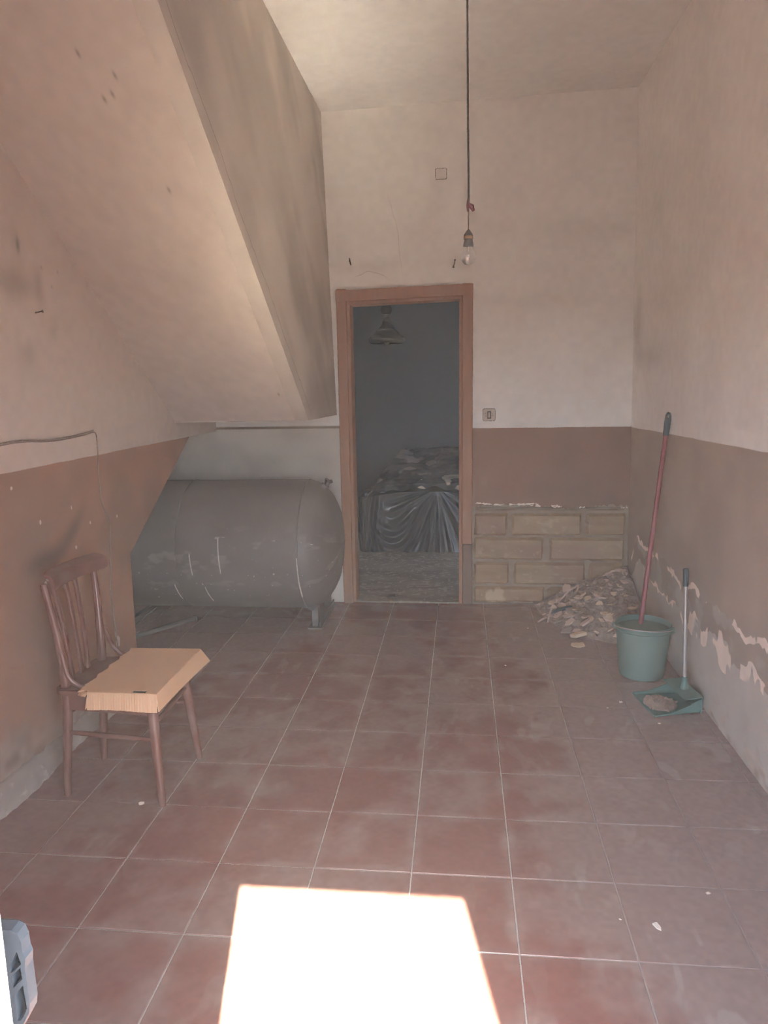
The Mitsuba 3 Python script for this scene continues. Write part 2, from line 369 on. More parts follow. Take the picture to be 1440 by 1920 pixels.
# floor: grout bed with every tile its own part
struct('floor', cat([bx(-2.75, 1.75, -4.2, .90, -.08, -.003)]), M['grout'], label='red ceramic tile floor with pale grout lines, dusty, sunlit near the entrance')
TX, TY, G = .33, .33363, .0022
k = 0
for c in range(-9, 6):
    for r in range(-3, 13):
        x0, x1 = c * TX + G, (c + 1) * TX - G
        y1, y0 = -r * TY - G, -(r + 1) * TY + G
        x0, x1, y0, y1 = max(x0, -2.75 if y1 > -.85 else XL), min(x1, 1.69), max(y0, -4.2), min(y1, .738)
        if c < -4 and y0 < -.85: continue
        if x1 - x0 < .02 or y1 - y0 < .02: continue
        dz = rng.uniform(-.0007, .0007); zt = 0 + dz
        b = .0016
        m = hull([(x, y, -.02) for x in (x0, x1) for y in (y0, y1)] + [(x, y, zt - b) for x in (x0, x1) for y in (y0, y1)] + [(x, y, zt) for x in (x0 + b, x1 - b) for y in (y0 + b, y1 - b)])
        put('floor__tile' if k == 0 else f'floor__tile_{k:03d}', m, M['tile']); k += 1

# back wall: masonry core with the doorway, plaster skin in front, bare stone low on the right
hole = sbox(-.345, .553, -1, 2.235)
core = sbox(-2.75, 1.80, 0, 3.6).difference(hole)
skin_edge = []
xs = np.linspace(.555, 1.72, 90)
zz = .735 + .012 * np.sin(xs * 9) + np.array([.022 * (npr.random() - .5) for _ in xs]) - .012 * (xs - .6)
stone_zone = Polygon([(.553, -.1)] + list(zip(xs, zz)) + [(1.72, -.1)])
skin = core.difference(stone_zone)
struct('wall_back', extr(skin, .022, 'xz', YB), M['wb'], label='back wall with pale upper paint, brown dado and bare stone blocks low right of the doorway')
put('wall_back__masonry', cat([extr(core.difference(sbox(.553, 1.72, -.1, .80)), .138, 'xz', YB + .022), extr(sbox(.553, 1.75, 0, .80), .125, 'xz', YB + .034)]), M['mortar'])
tag('wall_back__masonry', 'grey mortar between the stone blocks')
# ---- stones
def stone_block(x0, x1, z0, z1, seed, d=.012):
    nx, nz = max(6, int((x1 - x0) / .018)), max(5, int((z1 - z0) / .018))
    u, v = np.meshgrid(np.linspace(0, 1, nx), np.linspace(0, 1, nz))
    X, Z = x0 + (x1 - x0) * u, z0 + (z1 - z0) * v
    jit = fb(np.stack([X.ravel() * 1, Z.ravel(), np.full(X.size, seed * 3.3)], 1), 9).reshape(X.shape) - .5
    jit2 = fb(np.stack([X.ravel(), Z.ravel(), np.full(X.size, seed * 1.7 + 9)], 1), 34).reshape(X.shape) - .5
    e = np.minimum(np.minimum(u, 1 - u) * (x1 - x0), np.minimum(v, 1 - v) * (z1 - z0))
    Y = YB + .010 - d * 0 + .030 * np.clip(1 - e / .020, 0, 1) ** 2 + jit * .022 + jit2 * .010
    X = X + (jit2 * .034) * (e < .003); Z = Z + (jit2 * .018 + jit * .014) * (e < .003)
    front = np.stack([X.ravel(), Y.ravel(), Z.ravel()], 1)
    F = []
    for i in range(nz - 1):
        for j in range(nx - 1):
            a = i * nx + j; F += [(a, a + 1, a + nx + 1), (a, a + nx + 1, a + nx)]
    ring = [j for j in range(nx)] + [i * nx + nx - 1 for i in range(1, nz)] + [(nz - 1) * nx + j for j in range(nx - 2, -1, -1)] + [i * nx for i in range(nz - 2, 0, -1)]
    back = front[ring].copy(); back[:, 1] = YB + .08
    n0 = len(front); V = np.vstack([front, back])
    for i in range(len(ring)):
        a, b = ring[i], ring[(i + 1) % len(ring)]; F += [(b, a, n0 + i), (b, n0 + i, n0 + (i + 1) % len(ring))]
    c = len(V); V = np.vstack([V, back.mean(0)])
    for i in range(len(ring)): F.append((n0 + i, c, n0 + (i + 1) % len(ring)))
    m = trimesh.Trimesh(V, np.array(F), process=False)
    return m
rows = [(.505, .676, (.585, .835, .856, 1.356, 1.382, 1.662)), (.322, .499, (.585, 1.092, 1.128, 1.662)), (.137, .315, (.585, .848, .876, 1.392, 1.412, 1.662)), (.004, .131, (.585, 1.105, 1.13, 1.275, 1.295, 1.66))]
k = 0
for z0, z1, xx in rows:
    for i in range(0, len(xx), 2):
        put('wall_back__stone' if k == 0 else f'wall_back__stone_{k:03d}', stone_block(xx[i], xx[i + 1], z0, z1, k + 1), M[('stone', 'stone2', 'stone', 'stone', 'stone2', 'stone1', 'stone', 'stone', 'stone1', 'stone', 'stone')[k % 11]], 40); k += 1
m = stone_block(.585, 1.662, .684, .728, 31); m.apply_translation((0, .012, 0)); put('wall_back__mortar_course', m, M['mortar'], 40)
# pale broken plaster along the edge
k = 0
for xa, xb, zc in ((.60, .70, .752), (.66, .80, .742), (.84, .99, .744), (.955, 1.05, .748), (.99, 1.06, .733), (1.135, 1.18, .735), (1.15, 1.205, .727), (1.33, 1.37, .722), (1.62, 1.665, .722)):
    n_ = 9; top = [(xa + (xb - xa) * i / n_, zc + npr.uniform(-.003, .007)) for i in range(n_ + 1)]
    bot = [(xa + (xb - xa) * i / n_, zc - npr.uniform(.000, .011)) for i in range(n_, -1, -1)]
    put('wall_back__broken_plaster' if k == 0 else f'wall_back__broken_plaster_{k:03d}', extr(Polygon(top + bot).buffer(0), .02, 'xz', YB - .003), M['white_plaster']); k += 1
tag('wall_back__broken_plaster', 'white broken plaster edge')

# right wall (leans in a little towards the top)
def lean_x(z): return 1.692 - .018 * z
V = []
rw = loft([np.array([(lean_x(0), y, -.08), (lean_x(0) + .15, y, -.08), (lean_x(3.6) + .15, y, 3.6), (lean_x(3.6), y, 3.6)]) for y in (-4.2, .90)])
struct('wall_right', rw, M['wr'], label='right wall with pale upper paint, brown dado and peeling grey render near the floor')

# left wall with the slanted opening
lw = Polygon([(-4.2, -.08), (-.815, -.08), (-.80, .72), (.19, 1.285), (.745, 1.285), (.745, 3.55), (-4.2, 3.55)])
struct('wall_left', extr(lw, .12, 'yz', XL - .12), M['wl'], label='left wall, cream above brown dado, cut back on a slant in front of the tank')
bl = loft([np.array([(XL, y, -.01), (XL + w1, y, -.01), (XL + w1 * .75, y, h * .35), (XL + w1 * .22, y, h * .95), (XL, y, h)]) for y, w1, h in
           [(y, .050 + .010 * math.sin(y * 9) + .012 * npr.random(), .085 + .012 * math.sin(y * 5) + .014 * npr.random()) for y in np.linspace(-4.0, -.83, 150)]])
struct('baseboard_left', bl, M['plinth'], 50, 'rough uneven cement skirting along the foot of the left wall')
# niche walls behind the opening
struct('wall_niche', cat([bx(-2.85, -2.75, -1.0, .9, -.08, 3.5), bx(-2.75, XL - .12, -1.1, -1.0, -.08, 3.5)]), M['soffit'], label='hidden end walls of the recess under the stair')
# stair: sloping underside and its side wall
A = np.array([XL - .02, -.027, 1.386]); B = np.array([-.408, -.262, 1.403])
S_ = .725
def up_to(p, z): return np.array([p[0], p[1] - (z - p[2]) / S_, z])
A2, B2 = up_to(A, 3.55), up_to(B, 3.55) + np.array([-.06, 0, 0])
th = np.array([0, .07, .09])
sof = loft([np.array([A, A + th, A2 + th, A2]), np.array([B, B + th, B2 + th, B2])])
struct('ceiling_slope', sof, M['soffit'], label='cream sloping underside of the stair above the left wall')
struct('ceiling_landing', cat([hull([(XL - .14, A[1], A[2]), (XL - .14, .745, 1.39), (-.40, .745, 1.395), (-.40, B[1], B[2]), (XL - .14, A[1] + .06, 1.47), (XL - .14, .745, 1.47), (-.40, .745, 1.47), (-.40, B[1] + .06, 1.47)]), bx(-2.75, XL - .12, -1.0, .74, 1.5, 1.6)]), M['soffit'], label='flat low underside where the stair meets the back wall')
def sx(z): return -.393 - (z - 1.4) / 2.04 * .055
pl = [(.745, 1.392), (B[1], B[2])] + [(B[1] - (z - B[2]) / S_, z) for z in np.linspace(1.5, 3.55, 12)] + [(.745, 3.55)]
sd = extr(Polygon(pl), .08, 'yz', 0)
v = sd.vertices.copy(); v[:, 0] = v[:, 0] - .08 + np.array([sx(z) for z in v[:, 2]]); sd.vertices = v
struct('wall_stair', sd, M['ws'], label='grimy grey stained side wall of the stair above its slanted lower edge')
# ceiling
struct('ceiling', hull([(x, y, ceil_z(x) + dz) for x in (-1.45, 1.85) for y in (-4.2, .9) for dz in (0, .15)]), M['ceil'], label='pale flat ceiling')

# front wall behind the camera's frame with the entrance the sun comes through
XJ0, XJ1, HL = .08, .836, 2.1
fw_ = sbox(-1.45, 1.85, -.08, 3.6).difference(sbox(XJ0 - .05, XJ1 + .05, -1, HL + .05))
struct('wall_front', extr(fw_, .2, 'xz', -4.2), M['soffit'], label='front wall around the entrance doorway')
jl, jr = rbox(XJ0 - .055, XJ0, -4.2, -4.0, 0, HL, .004), rbox(XJ1, XJ1 + .055, -4.2, -4.0, 0, HL, .004)
struct('door_2', cat([jl, jr, rbox(XJ0 - .055, XJ1 + .055, -4.2, -4.0, HL, HL + .055, .004)]), M['pvc'], label='white frame of the entrance doorway at the left edge')
P_ = Polygon([(-.03, .965), (.0055, .972), (.0185, .995), (.0200, 1.005), (.0192, 1.045), (.0205, 1.056), (.0185, 1.062), (.0180, 1.075), (.0150, 1.084), (.0090, 1.087), (-.03, 1.087)])
slots = unary_union([Polygon([(.003, 1.039), (.003, 1.047), (.0125, 1.064), (.0155, 1.050), (.008, 1.042)]), Polygon([(.004, 1.022), (.004, 1.036), (.0145, 1.046), (.0150, 1.033)]), Polygon([(.0048, .985), (.0048, 1.014), (.0150, 1.026), (.0165, 1.0), (.012, .990), (.008, .985)])])
v_ = extr(P_.difference(slots), .014, 'xz', -3.955); v_.apply_translation((.044, 0, 0))
put('door_2__strike_plate', v_, M['strike']); tag('door_2__strike_plate', 'grey lock keeper with slots on the white frame')
v_ = extr(P_.buffer(-.0015), .003, 'xz', -3.941); v_.apply_translation((.0415, 0, 0)); put('door_2__strike_plate__slot_shade', v_, M['slot'])  # dark plate behind the slots stands in for their shade
put('door_2__strike_plate__mount', bx(.005, .035, -4.0, -3.955, .975, 1.08), M['iron'])
# outside
struct('ground_outside', bx(-20, 20, -30, -4.2, -.3, -.02), M['ground'], label='sunlit ground outside the entrance')

# inner door frame (no leaf)
def prof_bar(p0, p1, prof, miter=None):
    return None
ZT = 2.262
def arch(x0, x1, z0, z1, y0, y1, r=.006): return rbox(x0, x1, y0, y1, z0, z1, r)
struct('door_1', cat([rbox(-.372, -.301, .708, .80, 0, ZT - .003, .005)]), M['frame'], label='worn brown wooden frame of the inner doorway without a leaf')
put('door_1__stop', cat([rbox(-.306, -.280, .735, .90, 0, ZT - .07, .004), rbox(-.325, -.301, .712, .76, 0, ZT - .07, .006)]), M['frame'])
rt = rbox(.502, .575, .708, .80, .455, ZT + .012, .005)
put('door_1__right_post', rt, M['frame']); 
put('door_1__stop_001', cat([rbox(.480, .507, .735, .90, 0, ZT - .07, .004), rbox(.498, .525, .712, .76, .455, ZT - .07, .006)]), M['frame'])
put('door_1__lower_splice', cat([rbox(.506, .578, .712, .80, 0, .452, .006)]), M['framelow']); tag('door_1__lower_splice', 'darker spliced lower piece of the right post')
hd = loft([np.array([(x, .706, z), (x, .80, z), (x, .80, z + .075), (x, .706, z + .075)]) for x, z in ((-.374, ZT - .087), (.577, ZT - .066))])
put('door_1__head', hd, M['frame'])
hd = loft([np.array([(x, .733, z), (x, .90, z), (x, .90, z + .03), (x, .733, z + .03)]) for x, z in ((-.30, ZT - .108), (.505, ZT - .087))])
put('door_1__head_stop', hd, M['frame'])
struct('door_sill', loft([np.array([(x, .735 + .012 * math.sin(x * 13), -.02), (x, .92, -.02), (x, .92, .006), (x, .75 + .012 * math.sin(x * 13), .008)]) for x in np.linspace(-.30, .60, 14)]), M['conc'], 40, 'worn pale cement threshold in the inner doorway')

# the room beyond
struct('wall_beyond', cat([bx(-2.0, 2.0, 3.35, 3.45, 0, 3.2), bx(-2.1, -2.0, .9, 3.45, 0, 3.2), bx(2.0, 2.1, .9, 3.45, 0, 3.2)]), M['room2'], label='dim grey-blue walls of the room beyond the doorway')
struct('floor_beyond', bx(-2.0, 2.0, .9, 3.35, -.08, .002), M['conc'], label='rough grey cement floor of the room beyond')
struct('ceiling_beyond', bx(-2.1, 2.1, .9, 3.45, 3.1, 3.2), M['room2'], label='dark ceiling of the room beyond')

scene['haze'] = mikit.ply(bx(-3.0, 2.2, -5.2, 3.5, -.4, 3.9), {'type': 'null'}, interior={'type': 'ref', 'id': 'added_haze'})
labels['haze'] = {'kind': 'structure', 'label': 'thin haze added to the room air in place of lens glare'}

# ------------------------------------------------------------------ steel tank in the recess under the stair
TY_, TZ_, TR_ = .267, .551, .433
tk = new('steel_tank')
tag(tk, 'large grey scratched cylindrical steel tank lying under the stair', 'tank')
rp = [(.0, -.300), (.10, -.303), (.18, -.311), (.25, -.327), (.31, -.355), (.355, -.383), (.392, -.418), (.415, -.452), (.428, -.49), (TR_, -.53)]
prof = rp + [(TR_, x) for x in np.linspace(-.56, -1.84, 30)] + [(r, -2.37 - x) for r, x in rp[::-1]]
put(tk + '__shell', lathe([(r, x) for r, x in prof], 96, 'x', (0, TY_, TZ_)), M['tank'], 40)
for i, x in enumerate((-.517, -1.30)):
    put(f'{tk}__weld_seam' + (f'_{i:03d}' if i else ''), lathe([(TR_ - .004, x - .006), (TR_ + .0022, x - .003), (TR_ + .003, x), (TR_ + .0022, x + .003), (TR_ - .004, x + .006)], 96, 'x', (0, TY_, TZ_)), M['tank'], 40)
d = np.array([.55, -.02, .835]); d /= np.linalg.norm(d)
p0 = np.array([-.418, .255, .925])
vb = put(tk + '__valve', cat([tube([p0, p0 + d * .035, p0 + d * .036, p0 + d * .062], [.028, .028, .020, .020], 12), tube([p0 + d * .062, p0 + d * .072], [.026, .026], 6),
      tube([p0 + d * .05 + [.0, -.02, .0], p0 + d * .05 + [.012, -.045, 0.0]], [.012, .012], 8), tube([p0 + d * .05 + [0, .01, 0], p0 + d * .05 + [.03, .03, .005]], [.013, .012], 8)]), M['iron'], 30)
for i, x0 in enumerate((-.475, -1.78)):
    sk = [rbox(x0 - .045, x0 + .05, .10, .68, 0, .010, .002), rbox(x0 + .03, x0 + .04, .12, .66, .01, .045, .002)]
    for yy in (.15, .60):
        zz_ = TZ_ - math.sqrt(TR_ ** 2 - (yy - TY_) ** 2)
        sk += [rbox(x0 - .025, x0 + .02, yy - .012, yy + .004, .008, zz_ + .04, .002), rbox(x0 + .012, x0 + .02, yy - .012, yy + .05, .008, zz_ + .03, .002)]
    put(f'{tk}__foot_rail' + (f'_{i:03d}' if i else ''), cat(sk), M['iron'])
lug = lathe([(.016, -.005), (.034, -.006), (.036, 0), (.034, .006), (.016, .005), (.016, -.005)], 20, 'z'); lug.apply_transform(trimesh.transformations.rotation_matrix(.9, [1, 0, 0])); lug.apply_translation((-.487, .105, .165))
put(tk + '__lug', lug, M['iron'], 30)

pp = new('iron_pipe'); tag(pp, 'thin rusty iron pipe lying on the floor below the tank', 'pipe')
put(pp, tube([(-1.98, -.74, .02), (-1.60, -.15, .02), (-1.352, .232, .02), (-1.351, .2335, .02), (-1.345, .243, .02)], [.017, .017, .017, .022, .022], 12), M['iron'], 40)

# ------------------------------------------------------------------ wooden chair with a cardboard lid on the seat
ch = new('wooden_chair')
tag(ch, 'old reddish brown wooden chair with slatted back against the left wall, cardboard on its seat', 'chair')
def leg(path, rad): return tube(path, rad, 14)
def interp(a, b, n): return [tuple(np.array(a) + (np.array(b) - np.array(a)) * t) for t in np.linspace(0, 1, n)]
fl = [((-.663, -2.011, 0), (-.690, -1.985, .43)), ((-.651, -1.629, 0), (-.690, -1.662, .43))]
for i, (a, b) in enumerate(fl): put(ch + '__leg' + (f'_{i:03d}' if i else ''), leg(interp(a, b, 8), np.linspace(.0135, .0225, 8)), M['wood'], 60)
posts = [[(-1.078, -1.962, 0), (-1.062, -1.956, .22), (-1.050, -1.950, .42), (-1.053, -1.951, .55), (-1.072, -1.956, .72), (-1.098, -1.960, .872), (-1.100, -1.960, .879)],
         [(-1.070, -1.668, 0), (-1.058, -1.664, .22), (-1.047, -1.660, .42), (-1.048, -1.652, .55), (-1.060, -1.632, .72), (-1.080, -1.606, .862), (-1.082, -1.606, .868)]]
def smooth_path(P, n=28):
    from scipy.interpolate import CubicSpline
    P = np.array(P); t = np.concatenate([[0], np.cumsum(np.linalg.norm(np.diff(P, axis=0), axis=1))]); return CubicSpline(t, P)(np.linspace(0, t[-1], n))
for i, p in enumerate(posts):
    put(f'{ch}__leg_{i + 2:03d}', leg(smooth_path(p[:-1]), np.interp(np.linspace(0, .87, 28), [0, .3, .5, .87], [.0135, .019, .0185, .012])), M['wood'], 60)
# top rail: curved, its upper edge rolled back
V = []
for t in np.linspace(0, 1, 22):
    y = -1.962 + (.42) * t
    xm = -1.048 - .030 * 4 * t * (1 - t) - .004 + .006 * t; zb = .847 - .012 * t
    q = [(0, 0), (.002, .02), (-.001, .042), (-.008, .056), (-.022, .066), (-.040, .070), (-.042, .063), (-.026, .056), (-.016, .044), (-.011, .024), (-.011, 0.002)]
    e = .82 + .18 * min(1, min(t, 1 - t) / .04) ** .5
    V.append(np.array([(xm + a, y, zb + .036 + (b - .036) * e) for a, b in q]))
put(ch + '__top_rail', loft(V), M['wood'], 50)
for i, (yt, yb_, w) in enumerate(((-1.905, -1.875, .020), (-1.815, -1.806, .022), (-1.742, -1.752, .022))):
    Vs = []
    for t in np.linspace(0, 1, 12):
        z = .445 + (.862 - .445) * t; y = yb_ + (yt - yb_) * t
        x = -1.060 - .012 * t - .022 * t * t
        Vs.append(np.array([(x + a * .006, y + b * w / 2, z) for a, b in ((1, -.8), (1, .8), (.6, 1), (-.6, 1), (-1, .8), (-1, -.8), (-.6, -1), (.6, -1))]))
    put(ch + '__slat' + (f'_{i:03d}' if i else ''), loft(Vs), M['wood'], 40)
sp = Polygon([(-.660, -2.014), (-.660, -1.61), (-1.085, -1.625), (-1.085, -1.985)]).buffer(-.045).buffer(.045, 8)
seat = cat([extr(sp, .018, 'xy', .436), extr(sp.buffer(-.006), .004, 'xy', .4535)])
put(ch + '__seat', seat, M['wood'], 30)
ap = Polygon([(-.668, -2.0), (-.668, -1.64), (-1.06, -1.65), (-1.06, -1.96)]).buffer(-.02).buffer(.02, 6)
put(ch + '__apron', extr(ap.difference(ap.buffer(-.018)), .072, 'xy', .365), M['wood'], 30)
for i, (a, b) in enumerate((((-1.062, -1.957, .268), (-.680, -1.997, .268)), ((-1.057, -1.664, .268), (-.676, -1.648, .268)), ((-.672, -1.993, .340), (-.680, -1.653, .340)), ((-1.062, -1.955, .335), (-1.055, -1.664, .335)))):
    put(ch + '__stretcher' + (f'_{i:03d}' if i else ''), tube(interp(a, b, 6), [.008, .0095, .0105, .0105, .0095, .008], 10), M['wood'], 60)
for i, P in enumerate(([(-1.047, -1.968, .600), (-1.036, -1.974, .56), (-1.022, -1.976, .510), (-.995, -1.972, .475), (-.955, -1.965, .459), (-.93, -1.96, .4575)], [(-1.044, -1.636, .600), (-1.030, -1.628, .56), (-1.014, -1.618, .505), (-.985, -1.612, .47), (-.94, -1.612, .458), (-.92, -1.614, .4565)])):
    put(ch + '__brace' + (f'_{i:03d}' if i else ''), tube(smooth_path(P, 20), .0085, 10), M['wood'], 60)

cb = new('cardboard_lid')
tag(cb, 'flat brown cardboard box lid with folded down edges lying on the chair seat', 'cardboard')
ct = .4655
a_, b_, c_, d_ = (-.962, -2.022), (-.648, -2.028), (-.652, -1.540), (-.964, -1.548)
nn = 14
le = [(a_[0] + .006 * math.sin(i * 2.1) * (i > 1), a_[1] + (d_[1] - a_[1]) * i / nn) for i in range(nn + 1)]
top = Polygon([(-.925, -2.024), b_, c_] + le[::-1] + [(-.945, -2.006), (-.926, -2.010)]).buffer(0)
slot = _sbox(-.750, -2.020, -.695, -1.996)
put(cb + '__top', extr(top.difference(slot), .004, 'xy', ct - .0005), M['card'])
put(cb + '__slot', bx(-.750, -.695, -2.020, -1.996, ct - .0030, ct - .001), M['slot']); tag(cb + '__slot', 'dark fill painting the shade in the slot')  # dark fill paints the shade inside the cut slot
def sheet_(P, t, dirn):
    P = np.array(P, float); q = P + np.array(dirn) * t
    return loft([np.vstack([P[i], P[i + 1], q[i + 1], q[i]])[[0, 1, 2, 3]] for i in range(0)] or [P, q])
# near flap, fluted
Vf = []
for t in np.linspace(0, 1, 90):
    x = -.924 + (.276) * t; w = .0007 * math.sin(t * 170) + .0008 * math.sin(t * 41)
    Vf.append(np.array([(x, -2.0245 - .004 * t * 0 + w * .5, ct + .003), (x, -2.0275 + w * .5, ct + .001), (x, -2.036 + w, .400 + .003 * math.sin(t * 5)), (x, -2.032 + w, .400 + .003 * math.sin(t * 5))]))
put(cb + '__flap', loft(Vf), M['card'])
Vf = []
for t in np.linspace(0, 1, 24):
    y = b_[1] + (c_[1] - b_[1]) * t + .0; o = .006 + .022 * t ** 2
    Vf.append(np.array([(-.652, y, ct + .003), (-.648, y, ct + .001), (-.648 + o, y + .03 * t ** 3, .398 + .004 * t), (-.652 + o, y + .03 * t ** 3, .398 + .004 * t)]))
put(cb + '__flap_001', loft(Vf), M['card'])
put(cb + '__torn_edge', cat([hull([(-.966, -2.018, .452), (-.93, -2.03, .450), (-.93, -2.008, .462), (-.962, -2.0, .463), (-.945, -2.034, .455)]), hull([(-.926, -2.018, .46), (-.922, -2.03, .46), (-.932, -2.034, .402), (-.938, -2.028, .396), (-.923, -2.03, .41)])]), M['card'])

# ------------------------------------------------------------------ bucket, mop, dustpan
bk = new('plastic_bucket'); tag(bk, 'green plastic bucket in the right corner with a mop handle standing in it', 'bucket')
BX, BY = 1.488, -.548
pr = [(r * .915, z) for r, z in [(0, 0), (.118, 0), (.126, .004), (.131, .03), (.158, .278), (.1585, .283), (.1605, .285), (.1615, .291), (.1605, .297), (.158, .299), (.1545, .296), (.1275, .03), (.122, .012), (0, .010)]]
put(bk + '__body', lathe(pr, 64, 'z', (BX, BY, 0)), M['bucket'], 40)
put(bk + '__rim_band', lathe([(.1432, .262), (.1468, .262), (.1473, .267), (.1432, .269)], 64, 'z', (BX, BY, 0)), M['bucket'], 40)
for i, s in enumerate((-1, 1)):
    a = math.radians(165); px, py = BX + s * .149 * math.cos(a), BY + s * .149 * math.sin(a)
    put(bk + '__handle_lug' + (f'_{i:03d}' if i else ''), rbox(px - .012, px + .012, py - .012, py + .012, .255, .285, .004), M['bucket'])
arc_ = []
for t in np.linspace(0, math.pi, 30):
    a = math.radians(165) + t; arc_.append((BX + .1505 * math.cos(a), BY + .1505 * math.sin(a) , .272 + .026 * math.sin(t)))
put(bk + '__handle', tube(arc_, .003, 8), M['pole'], 60)

mo = new('mop'); tag(mo, 'mop with a red handle and grey grip standing in the green bucket', 'mop')
m0, m1 = np.array([1.460, -.522, .045]), np.array([1.645, -.257, 1.415])
du = (m1 - m0) / np.linalg.norm(m1 - m0)
put(mo + '__handle', tube(interp(m0, m0 + du * 1.30, 10), .0125, 14), M['mop'], 60)
g0 = m0 + du * 1.285
sd_ = np.cross(du, [0, 1, 0]); sd_ /= np.linalg.norm(sd_); ud_ = np.cross(du, sd_)
ring = [g0 + du * (.095 + .034 * math.sin(t)) + sd_ * (.0105 * math.cos(t)) for t in np.linspace(math.pi, 0, 14)]
put(mo + '__grip', cat([tube([g0, g0 + du * .02, g0 + du * .075, g0 + du * .10], [.0145, .0165, .0175, .016], 14), tube([g0 + du * .09 - sd_ * .0105] + ring + [g0 + du * .09 + sd_ * .0105], .0062, 10)]), M['grip'], 50)
tag(mo + '__grip', 'dark grey looped grip')
hp = npr.normal(0, 1, (160, 3)); hp /= np.linalg.norm(hp, axis=1)[:, None]; hp *= np.array([.075, .075, .035]); hp *= (1 + .15 * npr.random((160, 1)))
mh = trimesh.creation.icosphere(3, 1.0); mh.vertices *= (1 + .25 * (fb(mh.vertices, 3)[:, None] - .5)); mh.vertices *= [.085, .085, .030]; mh.apply_translation((1.468, -.53, .046))
put(mo + '__head', mh, M['mophead'], True)

dp = new('dustpan'); tag(dp, 'dark green dustpan with a long upright pole standing by the right wall', 'dustpan')
ang = math.radians(9); ex = np.array([math.cos(ang), math.sin(ang), 0]); ey = np.array([-math.sin(ang), math.cos(ang), 0]); o = np.array([1.402, -.965, 0])
def D(u, v, z): return o + ex * u + ey * v + np.array([0, 0, z])
th_ = .003; Vp = []
for t in np.linspace(0, 1, 22):
    u = .235 * t; h = .006 + .078 * t ** 1.5; w = .138 - .014 * t; zf = .003 + .010 * (1 - (1 - t) ** 2) * .6; c_r = .02 + .012 * t
    inner = [(-w, h), (-w + .002, max(zf + c_r * .5, h * .4)), (-w + c_r * .45, zf + c_r * .12), (-w + c_r, zf), (0, zf - .001), (w - c_r, zf), (w - c_r * .45, zf + c_r * .12), (w - .002, max(zf + c_r * .5, h * .4)), (w, h)]
    outer = [(a * 1.02 + math.copysign(.002, a) * (a != 0), b - (.003 if abs(a) < w - .003 else 0)) for a, b in inner][::-1]
    Vp.append(np.array([D(u, a, b) for a, b in inner + outer]))
back = hull([D(.232, -.124, .008), D(.232, .124, .008), D(.232, -.124, .086), D(.232, .124, .086), D(.240, -.12, .008), D(.240, .12, .008), D(.243, -.12, .090), D(.243, .12, .090)])
hood = hull([D(.15, -.13, .083), D(.15, .13, .083), D(.243, -.122, .09), D(.243, .122, .09), D(.15, -.13, .080), D(.15, .13, .080), D(.243, -.122, .086), D(.243, .122, .086)])
put(dp + '__pan', cat([loft(Vp), back, hood]), M['dustpan'], 30)
pb, pt_ = D(.205, .0, .085), np.array([1.592, -.895, .690])
pdn = (pt_ - pb) / np.linalg.norm(pt_ - pb)
put(dp + '__socket', tube([pb - pdn * .004, pb + pdn * .03, pb + pdn * .06], [.022, .016, .013], 14), M['dustpan'], 40)
put(dp + '__pole', tube([pb + pdn * .02, pt_ - pdn * .06], .0098, 14), M['pole'], 60)
put(dp + '__grip', tube([pt_ - pdn * .088, pt_ - pdn * .085, pt_ - pdn * .004, pt_], [.012, .0135, .0135, .011], 14), M['grip'], 50)

# ------------------------------------------------------------------ heap of plaster rubble in the far right corner
def heap_h(x, y):
    """Height of the heap over the floor: it leans into the corner and thins out towards its outline."""
    dx, dy = np.clip((1.66 - x) / .62, 0, None), np.clip((.70 - y) / .80, 0, None)
    r = (np.abs(dx) ** 2.2 + np.abs(dy) ** 2.2) ** (1 / 2.2)
    r = r + .10 * (meshkit.fbm(np.stack([np.ravel(x) * 3, np.ravel(y) * 3, np.zeros(np.size(x))], 1)).reshape(np.shape(x)) - .5)
    return .30 * np.clip(1 - r, 0, 1) ** .9
gx, gy = np.meshgrid(np.linspace(.98, 1.672, 90), np.linspace(-.14, .738, 110))
gz = heap_h(gx, gy)
nz_ = meshkit.fbm(np.stack([gx.ravel() * 22, gy.ravel() * 22, gy.ravel() * 0], 1)).reshape(gx.shape) - .5
gz = np.where(gz > .002, np.maximum(gz + nz_ * .05 * np.clip(gz / .05, 0, 1), .0015), -.004)
n_x, n_y = gx.shape[1], gx.shape[0]
Vh = np.stack([gx.ravel(), gy.ravel(), gz.ravel()], 1); Fh = []
for i in range(n_y - 1):
    for j in range(n_x - 1):
        a = i * n_x + j
        if max(gz[i, j], gz[i, j + 1], gz[i + 1, j], gz[i + 1, j + 1]) < 0: continue
        Fh += [(a, a + 1, a + n_x + 1), (a, a + n_x + 1, a + n_x)]
hm = trimesh.Trimesh(Vh, np.array(Fh), process=False)
# fine crumbs joined into the heap
crumbs = [hm]
for i in range(900):
    x, y = rng.uniform(1.0, 1.66), rng.uniform(-.13, .72)
    h = float(heap_h(np.array([x]), np.array([y]))[0])
    if h < .004: continue
    s = rng.uniform(.004, .012)
    c = hull(npr.normal(0, 1, (7, 3)) * s * .7); c.apply_translation((x, y, h + s * .3)); crumbs.append(c)
rb = new('rubble_heap'); put(rb, cat(crumbs), M['rubble'], False); tag(rb, 'heap of crumbled plaster and dust in the far right corner', 'rubble', kind='stuff')

